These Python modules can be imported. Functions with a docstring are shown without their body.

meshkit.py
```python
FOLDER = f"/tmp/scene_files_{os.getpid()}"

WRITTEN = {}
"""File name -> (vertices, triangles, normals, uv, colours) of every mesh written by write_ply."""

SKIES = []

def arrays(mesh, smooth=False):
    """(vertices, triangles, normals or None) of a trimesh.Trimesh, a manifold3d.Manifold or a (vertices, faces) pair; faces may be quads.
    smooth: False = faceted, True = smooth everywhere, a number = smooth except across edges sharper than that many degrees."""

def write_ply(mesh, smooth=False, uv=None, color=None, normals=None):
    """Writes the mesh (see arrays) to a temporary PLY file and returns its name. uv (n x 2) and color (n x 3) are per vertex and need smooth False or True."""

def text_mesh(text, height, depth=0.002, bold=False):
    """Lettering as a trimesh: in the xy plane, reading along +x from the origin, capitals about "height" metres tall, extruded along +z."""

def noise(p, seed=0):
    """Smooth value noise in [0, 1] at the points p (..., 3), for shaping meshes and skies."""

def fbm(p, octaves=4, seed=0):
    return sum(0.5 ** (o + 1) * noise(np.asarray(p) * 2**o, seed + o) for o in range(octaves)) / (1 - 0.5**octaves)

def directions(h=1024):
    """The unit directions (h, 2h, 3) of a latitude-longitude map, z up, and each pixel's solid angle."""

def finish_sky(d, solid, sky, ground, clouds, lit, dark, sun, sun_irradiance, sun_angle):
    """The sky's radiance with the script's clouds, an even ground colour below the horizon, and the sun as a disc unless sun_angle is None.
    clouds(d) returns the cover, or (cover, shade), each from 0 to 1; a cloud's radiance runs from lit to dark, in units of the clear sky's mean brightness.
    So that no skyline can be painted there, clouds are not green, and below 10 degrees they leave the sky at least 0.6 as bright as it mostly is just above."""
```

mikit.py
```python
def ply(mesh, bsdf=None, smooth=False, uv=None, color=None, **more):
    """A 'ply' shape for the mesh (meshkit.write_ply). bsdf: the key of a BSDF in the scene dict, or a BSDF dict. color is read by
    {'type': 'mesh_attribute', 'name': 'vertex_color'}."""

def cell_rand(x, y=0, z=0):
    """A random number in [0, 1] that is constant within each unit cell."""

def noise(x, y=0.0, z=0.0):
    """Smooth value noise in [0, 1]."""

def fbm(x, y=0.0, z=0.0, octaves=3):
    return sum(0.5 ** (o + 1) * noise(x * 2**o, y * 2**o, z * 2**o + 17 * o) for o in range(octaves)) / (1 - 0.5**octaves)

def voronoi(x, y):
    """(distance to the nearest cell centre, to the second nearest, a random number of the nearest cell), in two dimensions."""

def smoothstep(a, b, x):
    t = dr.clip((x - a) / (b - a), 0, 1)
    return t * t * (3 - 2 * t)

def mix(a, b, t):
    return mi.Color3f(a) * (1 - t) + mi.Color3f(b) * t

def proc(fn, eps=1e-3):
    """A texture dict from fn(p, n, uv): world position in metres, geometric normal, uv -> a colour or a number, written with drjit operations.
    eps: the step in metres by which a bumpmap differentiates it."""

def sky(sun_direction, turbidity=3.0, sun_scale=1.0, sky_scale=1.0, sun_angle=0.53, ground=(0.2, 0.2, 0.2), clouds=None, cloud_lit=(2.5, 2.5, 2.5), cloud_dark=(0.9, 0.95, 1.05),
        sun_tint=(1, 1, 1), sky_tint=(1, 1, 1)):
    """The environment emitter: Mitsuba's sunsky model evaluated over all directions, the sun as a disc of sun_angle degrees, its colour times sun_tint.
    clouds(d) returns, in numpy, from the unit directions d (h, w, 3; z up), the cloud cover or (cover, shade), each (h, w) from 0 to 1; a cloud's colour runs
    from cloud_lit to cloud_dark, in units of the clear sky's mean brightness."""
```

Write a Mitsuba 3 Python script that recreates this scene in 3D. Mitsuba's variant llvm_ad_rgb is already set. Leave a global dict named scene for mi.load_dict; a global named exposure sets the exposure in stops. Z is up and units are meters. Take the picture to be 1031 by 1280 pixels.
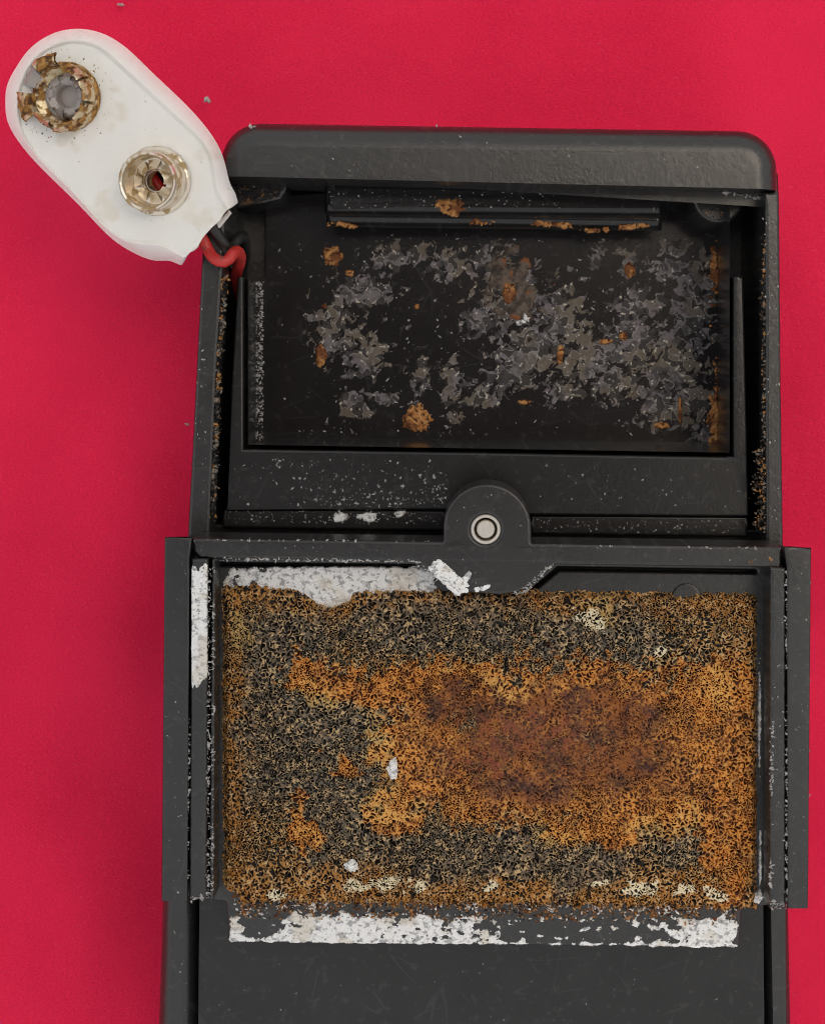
import math, random
import numpy as np, trimesh, shapely
from shapely.geometry import Polygon, Point, LineString, box
import drjit as dr, mitsuba as mi, mikit, meshkit
from mikit import noise, fbm, voronoi, cell_rand, smoothstep, mix

# ------------------------------------------------------------------ camera, light, exposure
H = 224.0                      # camera height above the cloth, mm (straight down)
K = 0.0004375                  # drawing unit per mm of distance: layout sheets are drawn in units of K * (H - z)
CX, CY = 590.0, 430.0          # layout point straight below the camera
T = mi.ScalarTransform4f
scene, labels = {'type': 'scene'}, {}
scene['camera'] = {
    'type': 'perspective', 'fov_axis': 'x', 'fov': math.degrees(2 * math.atan(515.5 * K)),
    'near_clip': 0.01, 'far_clip': 20.0,
    'principal_point_offset_x': (515.5 - CX) / 1031, 'principal_point_offset_y': (640 - CY) / 1280,
    'to_world': T().look_at(origin=[0, 0, H / 1000], target=[0, 0, 0], up=[0, 1, 0]),
}
scene['sky'] = mikit.sky((0.45, 0.28, 1.2), turbidity=3, sun_scale=0.19, sun_angle=30, clouds=lambda d: np.ones(d.shape[:2]),
                         cloud_lit=(2.5, 2.5, 2.5), ground=(0.25, 0.23, 0.22))
exposure = 1.52

# ------------------------------------------------------------------ materials
def tw(b): return {'type': 'twosided', 'bsdf': b}
def rgb(c): return {'type': 'rgb', 'value': list(c)}
def bump(b, fn, scale=1.0, eps=3e-5): return {'type': 'bumpmap', 'texture': mikit.proc(fn, eps=eps), 'scale': scale, 'bsdf': b}
def princ(color, rough, spec=0.5, metallic=0.0, **kw):
    return {'type': 'principled', 'base_color': color if isinstance(color, dict) else rgb(color),
            'roughness': rough if isinstance(rough, (dict, float)) else float(rough), 'specular': spec, 'metallic': metallic, **kw}

MM = 1000.0
def gn(x, y, s=0.0):
    """gradient noise in about [0, 1]"""
    x, y = mi.Float(x), mi.Float(y)
    ix, iy = dr.floor(x), dr.floor(y); fx, fy = x - ix, y - iy
    def c(a, b):
        t = cell_rand(ix + a, iy + b, s) * (2 * math.pi)
        return dr.cos(t) * (fx - a) + dr.sin(t) * (fy - b)
    u, v = fx * fx * fx * (fx * (fx * 6 - 15) + 10), fy * fy * fy * (fy * (fy * 6 - 15) + 10)
    return 0.5 + 0.75 * dr.lerp(dr.lerp(c(0, 0), c(1, 0), u), dr.lerp(c(0, 1), c(1, 1), u), v)
def gf(x, y, s=0.0, octaves=3):
    t, w = 0, 0
    for o in range(octaves):
        t, w = t + 0.55 ** o * gn(x, y, s + 3 * o), w + 0.55 ** o
        x, y = 2.0 * (x * 0.8 - y * 0.6) + 5.3, 2.0 * (x * 0.6 + y * 0.8) + 1.7
    return t / w
def cloth_col(p, n, uv):
    x, y = p.x * MM, p.y * MM
    thread = gn(x * 3.2 + y * 1.0, y * 7.5 - x * 1.6, 3.0)
    broad, mid = gf(x * 0.03, y * 0.03, 5.0, 3), gf(x * 0.16, y * 0.22, 8.0, 4)
    fuzz = smoothstep(0.66, 0.80, gf(x * 1.1 + y * .3, y * 2.4, 9.0, 3))
    c = mix((0.66, 0.010, 0.052), (0.90, 0.025, 0.092), dr.clip((thread - .5) * 0.8 + (broad - .5) * 0.8 + (mid - .5) * 0.25 + .5, 0, 1))
    return mix(c, (0.85, 0.13, 0.20), fuzz * 0.16)
def cloth_bump(p, n, uv):
    x, y = p.x * MM, p.y * MM
    tw_ = dr.sin((x * 0.45 + y * 1.0) * 2 * math.pi / 0.40 + gn(x * 0.5, y * 0.5, 1.0) * 1.5)
    return (tw_ * 0.010 + gn(x * 3, y * 8, 4.0) * 0.05 + gf(x * 0.7, y * 0.9, 7.0, 3) * 0.05) * 1e-3
scene['red_satin'] = tw(bump(princ(mikit.proc(cloth_col), 0.6, 0.08), cloth_bump))

def scratch(x, y):
    m = mi.Float(0)
    for k, t in enumerate((0.2, 1.35, 2.4)):
        u, v = x * math.cos(t) + y * math.sin(t), y * math.cos(t) - x * math.sin(t)
        m = dr.maximum(m, smoothstep(.022, .008, dr.abs(gn(u * .05, v * .42, 60.0 + k) - .5)) * smoothstep(.63, .74, gn(u * .16, v * .6, 70.0 + k)))
    return m
def plastic_col(p, n, uv):
    x, y, z = p.x * MM, p.y * MM, p.z * MM
    a = fbm(x * 0.25, y * 0.25, z * 0.25, 3)
    s = smoothstep(0.6, 0.8, gf(x * 0.9, y * 0.9, 40.0, 3))
    return mix(mix((0.010, 0.0098, 0.010), (0.018, 0.0176, 0.018), a), (0.060, 0.060, 0.060), dr.maximum(s * 0.35, scratch(x, y) * .25))
def plastic_rough(p, n, uv):
    x, y, z = p.x * MM, p.y * MM, p.z * MM
    return 0.25 + 0.14 * fbm(x * 0.4, y * 0.4, z * 0.4, 3)
def plastic_bump(p, n, uv):
    x, y, z = p.x * MM, p.y * MM, p.z * MM
    return (noise(x * 7, y * 7, z * 7) * 0.010 + noise(x * 2.5, y * 2.5, z * 2.5) * 0.008 + noise(x * .5, y * .5, z * .5) * 0.008) * 1e-3
scene['black_plastic'] = tw(bump(princ(mikit.proc(plastic_col), mikit.proc(plastic_rough), 0.75), plastic_bump))

scene['gloss_plastic'] = tw(princ(mikit.proc(plastic_col), 0.20, 0.5))
scene['satin_plastic'] = tw(bump(princ(mikit.proc(plastic_col), 0.28, 0.5), plastic_bump))
scene['black_rubber'] = tw(princ((0.02, 0.02, 0.02), 0.5, 0.4))
def grit_col(p, n, uv):
    x, y, z = p.x * MM, p.y * MM, p.z * MM
    r = cell_rand(dr.floor(x * 2.2), dr.floor(y * 2.2), dr.floor(z * 2.2))
    return mix(mix((0.03, 0.026, 0.024), (0.20, 0.17, 0.14), smoothstep(0.35, 0.6, r)), (0.34, 0.17, 0.06), smoothstep(0.72, 0.8, r))
scene['grit'] = tw(princ(mikit.proc(grit_col), 0.8, 0.3))

def grey_crust_col(p, n, uv):
    x, y = p.x * MM, p.y * MM
    wx, wy = x + .9 * (gn(x * .8, y * .8, 33.0) - .5), y + .9 * (gn(x * .8, y * .8, 36.0) - .5)
    a, b, d = gf(wx * 0.8, wy * 0.8, 3.0, 3), gn(x * 0.20, y * 0.20, 8.0), gf(wx * 0.62, wy * 0.62, 12.0, 3)
    rim = 1 - smoothstep(0.006, 0.026, dr.abs(d - 0.53))
    c = mix((0.055, 0.049, 0.052), (0.155, 0.136, 0.146), smoothstep(0.40, 0.60, a))
    c = mix(c, (0.130, 0.105, 0.075), smoothstep(0.46, 0.64, b) * 0.8)
    c = mix(c, (0.024, 0.021, 0.021), smoothstep(0.535, 0.56, d) * .85)
    c = mix(c, (0.26, 0.24, 0.235), rim * 0.7)
    return mix(c, (0.42, 0.38, 0.33), smoothstep(0.70, 0.75, gf(x * 1.5, y * 1.5, 5.0, 2)))
scene['grey_crust'] = tw(princ(mikit.proc(grey_crust_col), 0.6, 0.35))
def orange_col(p, n, uv):
    x, y = p.x * MM, p.y * MM
    c = mix((0.36, 0.13, 0.035), (0.60, 0.33, 0.13), gf(x * 1.4, y * 1.4, 1.0, 3) * 1.6 - .3)
    c = mix(c, (0.17, 0.062, 0.026), smoothstep(0.45, 0.60, gf(x * .45, y * .45, 14.0, 3)) * .9)
    return mix(c, (0.09, 0.035, 0.018), smoothstep(0.54, 0.64, gf(x * 2.2, y * 2.2, 2.0, 3)))
scene['orange_rust'] = tw(princ(mikit.proc(orange_col), 0.85, 0.2))
def white_col(p, n, uv):
    x, y = p.x * MM, p.y * MM
    c = mix((0.42, 0.425, 0.435), (0.86, 0.86, 0.855), smoothstep(0.34, 0.48, gf(x * 1.1, y * 1.5, 3.0, 4)))
    c = mix(c, (0.66, 0.60, 0.50), smoothstep(0.52, 0.66, gf(x * .3, y * .3, 13.0, 3)) * .6)
    return mix(c, (0.12, 0.115, 0.11), smoothstep(0.62, 0.70, gf(x * 2.0, y * 2.4, 23.0, 3)) * .7)
scene['white_crust'] = tw(princ(mikit.proc(white_col), 0.8, 0.3))
scene['pale_speck'] = tw(princ((0.42, 0.41, 0.40), 0.7, 0.3))

def vinyl_col(p, n, uv):
    x, y = p.x * MM, p.y * MM
    c = mix((0.76, 0.76, 0.74), (0.81, 0.81, 0.795), fbm(x * 0.35, y * 0.35, 1.0, 3))
    c = mix(c, (0.62, 0.55, 0.42), smoothstep(0.56, 0.72, gf(x * 0.20 + 3.1, y * 0.20 + 1.7, 4.0, 4)) * 0.40)
    return mix(c, (0.30, 0.27, 0.22), smoothstep(0.72, 0.80, gf(x * 1.1, y * 1.1, 2.0, 4)) * 0.35)
def vinyl_bump(p, n, uv):
    x, y = p.x * MM, p.y * MM
    return (fbm(x * 2.5, y * 2.5, 1.0, 2) * 0.015 + gf(x * .35, y * .35, 17.0, 3) * 0.12) * 1e-3
scene['white_vinyl'] = tw(bump(princ(mikit.proc(vinyl_col), 0.48, 0.5), vinyl_bump))
def metal_rust(p, n, uv):
    x, y, z = p.x * MM, p.y * MM, p.z * MM
    return smoothstep(0.37, 0.54, fbm(x * 1.2, y * 1.2, z * 1.2, 4))
def metal_rust_low(p, n, uv):
    x, y, z = p.x * MM, p.y * MM, p.z * MM
    return smoothstep(0.50, 0.64, fbm(x * 1.1 + 5, y * 1.1, z * 1.1, 4))
def rust_metal_col(p, n, uv):
    x, y, z = p.x * MM, p.y * MM, p.z * MM
    return mix((0.42, 0.22, 0.06), (0.075, 0.034, 0.014), smoothstep(.25, .75, fbm(x * 2.4, y * 2.4, z * 2.4, 3)))
def metal_bump(p, n, uv):
    x, y, z = p.x * MM, p.y * MM, p.z * MM
    return fbm(x * 1.6, y * 1.6, z * 1.6, 3) * 0.10e-3
def blend(w, a, b): return {'type': 'blendbsdf', 'weight': mikit.proc(w), 'a': a, 'b': b}
rustb = princ(mikit.proc(rust_metal_col), 0.75, 0.3)
scene['gold_metal'] = tw(bump(blend(metal_rust, princ((0.70, 0.60, 0.40), 0.45, 0.5, 0.85), rustb), metal_bump, 0.7))
scene['nickel_metal'] = tw(bump(blend(metal_rust_low, princ((0.80, 0.72, 0.60), 0.30, 0.5, 0.9), princ((0.36, 0.26, 0.13), 0.6, 0.4)), metal_bump, 0.6))
scene['dull_metal'] = tw(bump(princ((0.36, 0.33, 0.315), 0.5, 0.5, 0.4), metal_bump, 0.6))
scene['bright_metal'] = tw(bump(princ((0.80, 0.76, 0.69), 0.36, 0.5, 0.8), metal_bump, 0.15))
def wire_col(p, n, uv):
    x, y = p.x * MM, p.y * MM
    return mix(mix((0.44, 0.024, 0.022), (0.58, 0.045, 0.04), gf(x * .8, y * .8, 3.0, 3)), (0.20, 0.06, 0.05), smoothstep(.58, .70, gf(x * 1.2, y * 1.2, 8.0, 3)) * .7)
scene['red_insulation'] = tw(bump(princ(mikit.proc(wire_col), 0.38, 0.5), vinyl_bump))
scene['black_insulation'] = tw(princ((0.022, 0.021, 0.020), 0.42, 0.5))

# ------------------------------------------------------------------ helpers
def at(px, py, z):
    """layout units on the horizontal sheet at height z (mm) -> mm"""
    px, py = np.asarray(px, float), np.asarray(py, float)
    return np.stack([(px - CX) * K * (H - z), -(py - CY) * K * (H - z), np.zeros_like(px) + z], -1)

def unit(z): return K * (H - z)

def obj(key, mesh, bsdf, smooth=False, parent=None, label=None, cat=None, kind=None, group=None):
    key = parent + '__' + key if parent else key
    if key in scene:
        n = 1
        while f'{key}_{n:03d}' in scene: n += 1
        key = f'{key}_{n:03d}'
    v, f = (mesh.vertices, mesh.faces) if hasattr(mesh, 'faces') else mesh
    m = trimesh.Trimesh(np.asarray(v, float) / 1000.0, np.asarray(f), process=False)
    scene[key] = mikit.ply(m, bsdf, smooth)
    d = {k: w for k, w in (('label', label), ('category', cat), ('kind', kind), ('group', group)) if w}
    if d: labels[key] = d
    return key

def rnd(poly, r, concave=None):
    c = r if concave is None else concave
    q = poly.buffer(-r, quad_segs=10).buffer(r, quad_segs=10) if r else poly
    return q.buffer(c, quad_segs=10).buffer(-c, quad_segs=10) if c else q

def cross2(p): return (p[:, 1, 0] - p[:, 0, 0]) * (p[:, 2, 1] - p[:, 0, 1]) - (p[:, 1, 1] - p[:, 0, 1]) * (p[:, 2, 0] - p[:, 0, 0])

def inset(ring, d, w=None):
    a, b = np.roll(ring, 1, 0), np.roll(ring, -1, 0)
    e0, e1 = ring - a, b - ring
    e0 /= np.linalg.norm(e0, axis=1, keepdims=True) + 1e-12
    e1 /= np.linalg.norm(e1, axis=1, keepdims=True) + 1e-12
    n0, n1 = np.stack([-e0[:, 1], e0[:, 0]], 1), np.stack([-e1[:, 1], e1[:, 0]], 1)
    m = (n0 + n1) / np.maximum(1 + (n0 * n1).sum(1, keepdims=True), 0.35)
    if w is not None:
        w0, w1 = np.roll(w, 1), w
        det = n0[:, 0] * n1[:, 1] - n0[:, 1] * n1[:, 0]
        odd = (w0 != w1) & (np.abs(det) > .3)
        s_ = np.stack([(w0 * n1[:, 1] - w1 * n0[:, 1]), (w1 * n0[:, 0] - w0 * n1[:, 0])], 1) / np.where(odd, det, 1)[:, None]
        m = np.where(odd[:, None], s_, m * np.minimum(w0, w1)[:, None])
    return ring + d * m

def slab(poly, z1, z0, r=0.25, n=3, draft=0.0, jit=0.0, seed=0, keep=None):
    """extruded plate whose outline on the sheet at z1 is poly; rounded top edge r, going down to z0"""
    poly = poly.simplify(0.15)
    if poly.geom_type != 'Polygon': poly = max(poly.geoms, key=lambda g: g.area)
    rings, wts = [], []
    for ci, c in enumerate([poly.exterior, *poly.interiors]):
        if jit:
            L = c.length; m = max(8, int(L / 2.0))
            q = np.array([c.interpolate(t * L / m).coords[0] for t in range(m)])
            q = q + (meshkit.noise(np.c_[q * 0.28, np.full(m, 3.0)], seed)[:, None] - 0.5) * jit * 2
        else:
            q = np.array(c.coords)[:-1]
        q = at(q[:, 0], q[:, 1], z1)[:, :2]
        ccw = Polygon(q).exterior.is_ccw
        if ccw != (ci == 0): q = q[::-1]
        rings.append(q)
        mid = (q + np.roll(q, -1, 0)) / 2; e_ = np.roll(q, -1, 0) - q; e_ = e_ / np.linalg.norm(e_, axis=1, keepdims=True)
        wts.append(None if keep is None else np.array([0.0 if keep(-t[1], t[0]) else 1.0 for t in -e_]))
    prof = [(z0, -draft), (z1 - r, 0.0)] + [(z1 - r + r * math.sin(a), r * (1 - math.cos(a))) for a in np.linspace(0, math.pi / 2, n + 1)[1:]]
    V, F, tops, bots, base = [], [], [], [], 0
    for q, wt in zip(rings, wts):
        m = len(q)
        for z, d in prof: V.append(np.c_[inset(q, d, wt), np.full(m, z)])
        for l in range(len(prof) - 1):
            i = np.arange(m); j = (i + 1) % m; a = base + l * m
            F += [np.c_[a + i, a + j, a + m + j], np.c_[a + i, a + m + j, a + m + i]]
        bots.append(base); tops.append(base + (len(prof) - 1) * m); base += m * len(prof)
    V = np.vstack(V)
    for starts, flip in ((tops, False), (bots, True)):
        idx = np.concatenate([np.arange(s, s + len(q)) for s, q in zip(starts, rings)])
        ends = np.cumsum([len(q) for q in rings]).astype(np.uint32)
        import mapbox_earcut as ec
        t = ec.triangulate_float64(V[idx][:, :2].copy(), ends).reshape(-1, 3)
        t = idx[t]
        p = V[t]; area = cross2(p)
        want = -1 if flip else 1
        t[area * want < 0] = t[area * want < 0][:, ::-1]
        F.append(t)
    return trimesh.Trimesh(V, np.vstack(F), process=False)

def join(*ms): return trimesh.util.concatenate(list(ms))
def P(*pts): return Polygon(pts)

def fl(v): return mi.Float(np.ascontiguousarray(np.asarray(v, np.float32).ravel()))
def np_noise(x, y, s, seed=0): return np.array(gn(fl(x / s), fl(y / s), float(seed))).reshape(np.shape(x))
def np_fbm(x, y, s, o=4, seed=0): return 0.5 + 1.25 * (np.array(gf(fl(x / s), fl(y / s), float(seed), o)).reshape(np.shape(x)) - 0.5)
def gs(x, y, cx, cy, rx, ry=None, rot=0.0):
    ry = rx if ry is None else ry
    c, s = math.cos(math.radians(rot)), math.sin(math.radians(rot))
    u, v = (x - cx) * c + (y - cy) * s, -(x - cx) * s + (y - cy) * c
    return np.exp(-(u / rx) ** 2 - (v / ry) ** 2)
def sst(a, b, x):
    t = np.clip((x - a) / (b - a), 0, 1); return t * t * (3 - 2 * t)

def crust(x0, y0, x1, y1, step, z, fn):
    """a crust of real thickness on the sheet at z: fn(x, y) gives its height in mm, dipping below the sheet where there is none"""
    xs, ys = np.arange(x0, x1 + step, step), np.arange(y0, y1 + step, step)
    x, y = np.meshgrid(xs, ys)
    h = fn(x, y)
    v = at(x.ravel(), y.ravel(), z); v[:, 2] += h.ravel()
    i, j = np.meshgrid(np.arange(len(ys) - 1), np.arange(len(xs) - 1), indexing='ij')
    a = (i * len(xs) + j).ravel(); b, c, d = a + 1, a + len(xs), a + len(xs) + 1
    f = np.vstack([np.c_[a, c, b], np.c_[b, c, d]])
    f = f[(h.ravel()[f] > 0).any(1)]
    u, inv = np.unique(f, return_inverse=True)
    return trimesh.Trimesh(v[u], inv.reshape(-1, 3), process=False)

def flakes(pts, z, r0, r1, h=0.12, seed=0, stretch=1.0):
    """little irregular crumbs lying on the sheet at z (a number or one per point)"""
    g = np.random.default_rng(seed)
    pts = np.asarray(pts, float); zz = np.broadcast_to(z, (len(pts),))
    V, F = [], []
    for k, ((px, py), z_) in enumerate(zip(pts, zz)):
        m = 7
        r = (r0 + (r1 - r0) * g.random() ** 2.5) * unit(z_)
        a = np.arange(m) * 2 * math.pi / m + g.random() * 6
        rr = r * g.uniform(0.45, 1.25, m)
        th = g.random() * math.pi; st = 1 + (stretch - 1) * g.random()
        x, y = rr * np.cos(a) * st, rr * np.sin(a) / st
        x, y = x * math.cos(th) - y * math.sin(th), x * math.sin(th) + y * math.cos(th)
        c = at(px, py, z_)
        rim = np.c_[c[0] + x, c[1] + y, np.full(m, z_ - 0.02)]
        mid = np.c_[c[0] + x * .6, c[1] + y * .6, z_ + h * g.uniform(.5, 1, m)]
        b = len(V) * 0 + k * (2 * m + 1)
        V += [rim, mid, [[c[0], c[1], z_ + h * g.uniform(.6, 1.1)]]]
        i = np.arange(m); j = (i + 1) % m
        F += [np.c_[b + i, b + j, b + m + j], np.c_[b + i, b + m + j, b + m + i], np.c_[b + m + i, b + m + j, np.full(m, b + 2 * m)]]
    return trimesh.Trimesh(np.vstack(V), np.vstack(F), process=False)

def in_poly(poly, n, seed, weight=None):
    g = np.random.default_rng(seed); out = []
    x0, y0, x1, y1 = poly.bounds
    shapely.prepare(poly)
    while sum(map(len, out)) < n:
        q = g.uniform([x0, y0], [x1, y1], (4 * n, 2))
        q = q[shapely.contains_xy(poly, q[:, 0], q[:, 1])]
        if weight is not None: q = q[g.random(len(q)) < weight(q[:, 0], q[:, 1])]
        if len(q) == 0: continue
        out.append(q)
    return np.vstack(out)[:n]

def along(line, n, seed, spread, clump=0.0):
    g = np.random.default_rng(seed); L = LineString(line); out = []
    k = 0
    while len(out) < n:
        t = g.random()
        k += 1
        if clump and meshkit.noise(np.array([[t * L.length / 22.0, seed * 7.1, 0.5]]))[0] < clump and g.random() < .93: continue
        p = L.interpolate(t, normalized=True)
        out.append((p.x + g.normal() * spread, p.y + g.normal() * spread))
    return np.array(out)

def tube(path, rad, sides=14, cap=True):
    p = np.asarray(path, float)
    from scipy.interpolate import CubicSpline
    s = np.r_[0, np.cumsum(np.linalg.norm(np.diff(p, axis=0), axis=1))]
    p = CubicSpline(s, p)(np.linspace(0, s[-1], 60))
    t = np.gradient(p, axis=0); t /= np.linalg.norm(t, axis=1, keepdims=True)
    a = np.cross(t[0], [0.3, 0.2, 0.9]); A = []
    for k in range(len(p)):
        a = a - t[k] * (a @ t[k]); a /= np.linalg.norm(a); A.append(a.copy())
    A = np.array(A); B = np.cross(t, A); ang = np.arange(sides) * 2 * math.pi / sides
    v = p[:, None] + rad * (np.cos(ang)[None, :, None] * A[:, None] + np.sin(ang)[None, :, None] * B[:, None])
    i, j = np.meshgrid(np.arange(len(p) - 1), np.arange(sides), indexing='ij')
    q = [(i * sides + j).ravel(), (i * sides + (j + 1) % sides).ravel(), ((i + 1) * sides + (j + 1) % sides).ravel(), ((i + 1) * sides + j).ravel()]
    f = np.vstack([np.c_[q[0], q[1], q[2]], np.c_[q[0], q[2], q[3]]])
    v = v.reshape(-1, 3); n = len(v)
    v = np.vstack([v, p[:1], p[-1:]])
    k = np.arange(sides); k2 = (k + 1) % sides; o = (len(p) - 1) * sides
    f = np.vstack([f, np.c_[k2, k, np.full(sides, n)], np.c_[o + k, o + k2, np.full(sides, n + 1)]])
    return trimesh.Trimesh(v, f, process=False)

def lathe(prof, frame, n=48, a0=0.0, a1=2 * math.pi, wob=0.0, seed=0):
    """profile of (radius, height) turned about the axis of frame = (origin, e1, e2, axis)"""
    o, e1, e2, ax = frame
    full = abs(a1 - a0) > 6.28
    ang = np.linspace(a0, a1, n + (0 if full else 1), endpoint=not full)
    pr = np.asarray(prof, float)
    g = np.random.default_rng(seed)
    w = 1 + wob * (g.random((len(pr), len(ang))) - .5)
    R = pr[:, :1] * w
    v = o + R[..., None] * (np.cos(ang)[None, :, None] * e1 + np.sin(ang)[None, :, None] * e2) + pr[:, 1][:, None, None] * ax
    m = len(ang); F = []
    for l in range(len(pr) - 1):
        i = np.arange(m if full else m - 1); j = (i + 1) % m
        F += [np.c_[l * m + i, l * m + j, (l + 1) * m + j], np.c_[l * m + i, (l + 1) * m + j, (l + 1) * m + i]]
    return trimesh.Trimesh(v.reshape(-1, 3), np.vstack(F), process=False)

# ------------------------------------------------------------------ the setting: red satin cloth
gx = np.linspace(-400, 400, 401); X, Y = np.meshgrid(gx, gx)
near = np.exp(-(np.abs(X / 75) ** 4 + np.abs(Y / 95) ** 4))
Zc = (np_fbm(X, Y, 60, 3, 1) - .5) * 12.0 + (np_fbm(X * .8 + Y * .6, Y * 0.3, 22, 3, 5) - .5) * 1.6
flat = np.exp(-((X + 2) / 34) ** 8 - ((Y + 25) / 70) ** 8)
Zc = Zc * (1 - 0.8 * flat) - 1.3
i, j = np.meshgrid(np.arange(400), np.arange(400), indexing='ij'); a = (i * 401 + j).ravel()
obj('cloth', (np.c_[X.ravel(), Y.ravel(), Zc.ravel()], np.vstack([np.c_[a, a + 1, a + 402], np.c_[a, a + 402, a + 401]])), 'red_satin', True,
    label='bright red satin cloth spread out under the whole scene', cat='cloth', kind='structure')

# ------------------------------------------------------------------ the handheld device
D = 'handheld_device'
labels[D] = {'label': 'black plastic handheld device lying face down with open rusty battery compartment', 'category': 'device'}
# tub of the housing: floor and the outer walls, with the rails standing on them
obj('housing', slab(rnd(P((266, 200), (968, 200), (970, 700), (982, 1420), (204, 1420), (248, 655)), 20, 0), 6.0, 0.0, 1.0, 3), 'black_plastic', 35, D)
obj('side_rail', slab(P((257, 226), (284, 226), (278, 345), (270, 470), (261, 700), (240, 1100), (206, 1100), (235, 660), (245, 470)), 24, 2, 0.35, 3, jit=0.3, seed=3), 'black_plastic', 35, D)
obj('side_rail', slab(P((956, 240), (974, 240), (976, 470), (979, 690), (985, 1100), (962, 1100), (957, 690)), 24, 2, 0.35, 3, jit=0.3, seed=4), 'black_plastic', 35, D)
# end cap with rounded shoulders
cap = rnd(P((273, 150), (975, 161), (975, 400), (273, 400)), 50, 0).intersection(P((200, 100), (1000, 100), (1000, 237), (200, 218)))
obj('end_cap', slab(cap, 25.6, 1.0, 2.7, 8, keep=lambda nx, ny: ny < -.7), 'black_plastic', 40, D)
obj('cap_lip', slab(rnd(P((283, 205), (973, 215), (975, 262), (957, 262), (955, 240), (940, 236), (290, 223)), 2, 0), 20.5, 6, 0.6, 3), 'black_plastic', 35, D)
# inner tray with the battery opening
tray = P((297, 346), (289, 480), (284, 640), (285, 637), (556, 638), (664, 644), (936, 646), (932, 480), (929, 346), (917, 346), (917, 571), (304, 562), (304, 346))
tray = tray.difference(rnd(P((304, 100), (917, 100), (917, 572), (304, 561)), 12, 0))
obj('tray', slab(tray, 21, 7.5, 0.28, 4), 'satin_plastic', 35, D)
obj('tray_step', slab(P((280, 637), (556, 638), (556, 664), (278, 660)), 20.2, 7.5, 0.3, 3), 'satin_plastic', 35, D)
obj('tray_step', slab(P((664, 644), (934, 646), (935, 672), (664, 668)), 20.2, 7.5, 0.3, 3), 'satin_plastic', 35, D)
obj('tray_shelf', slab(P((262, 655), (960, 662), (960, 760), (262, 760)), 18.6, 7.5, 0.3, 3), 'satin_plastic', 35, D)
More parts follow.
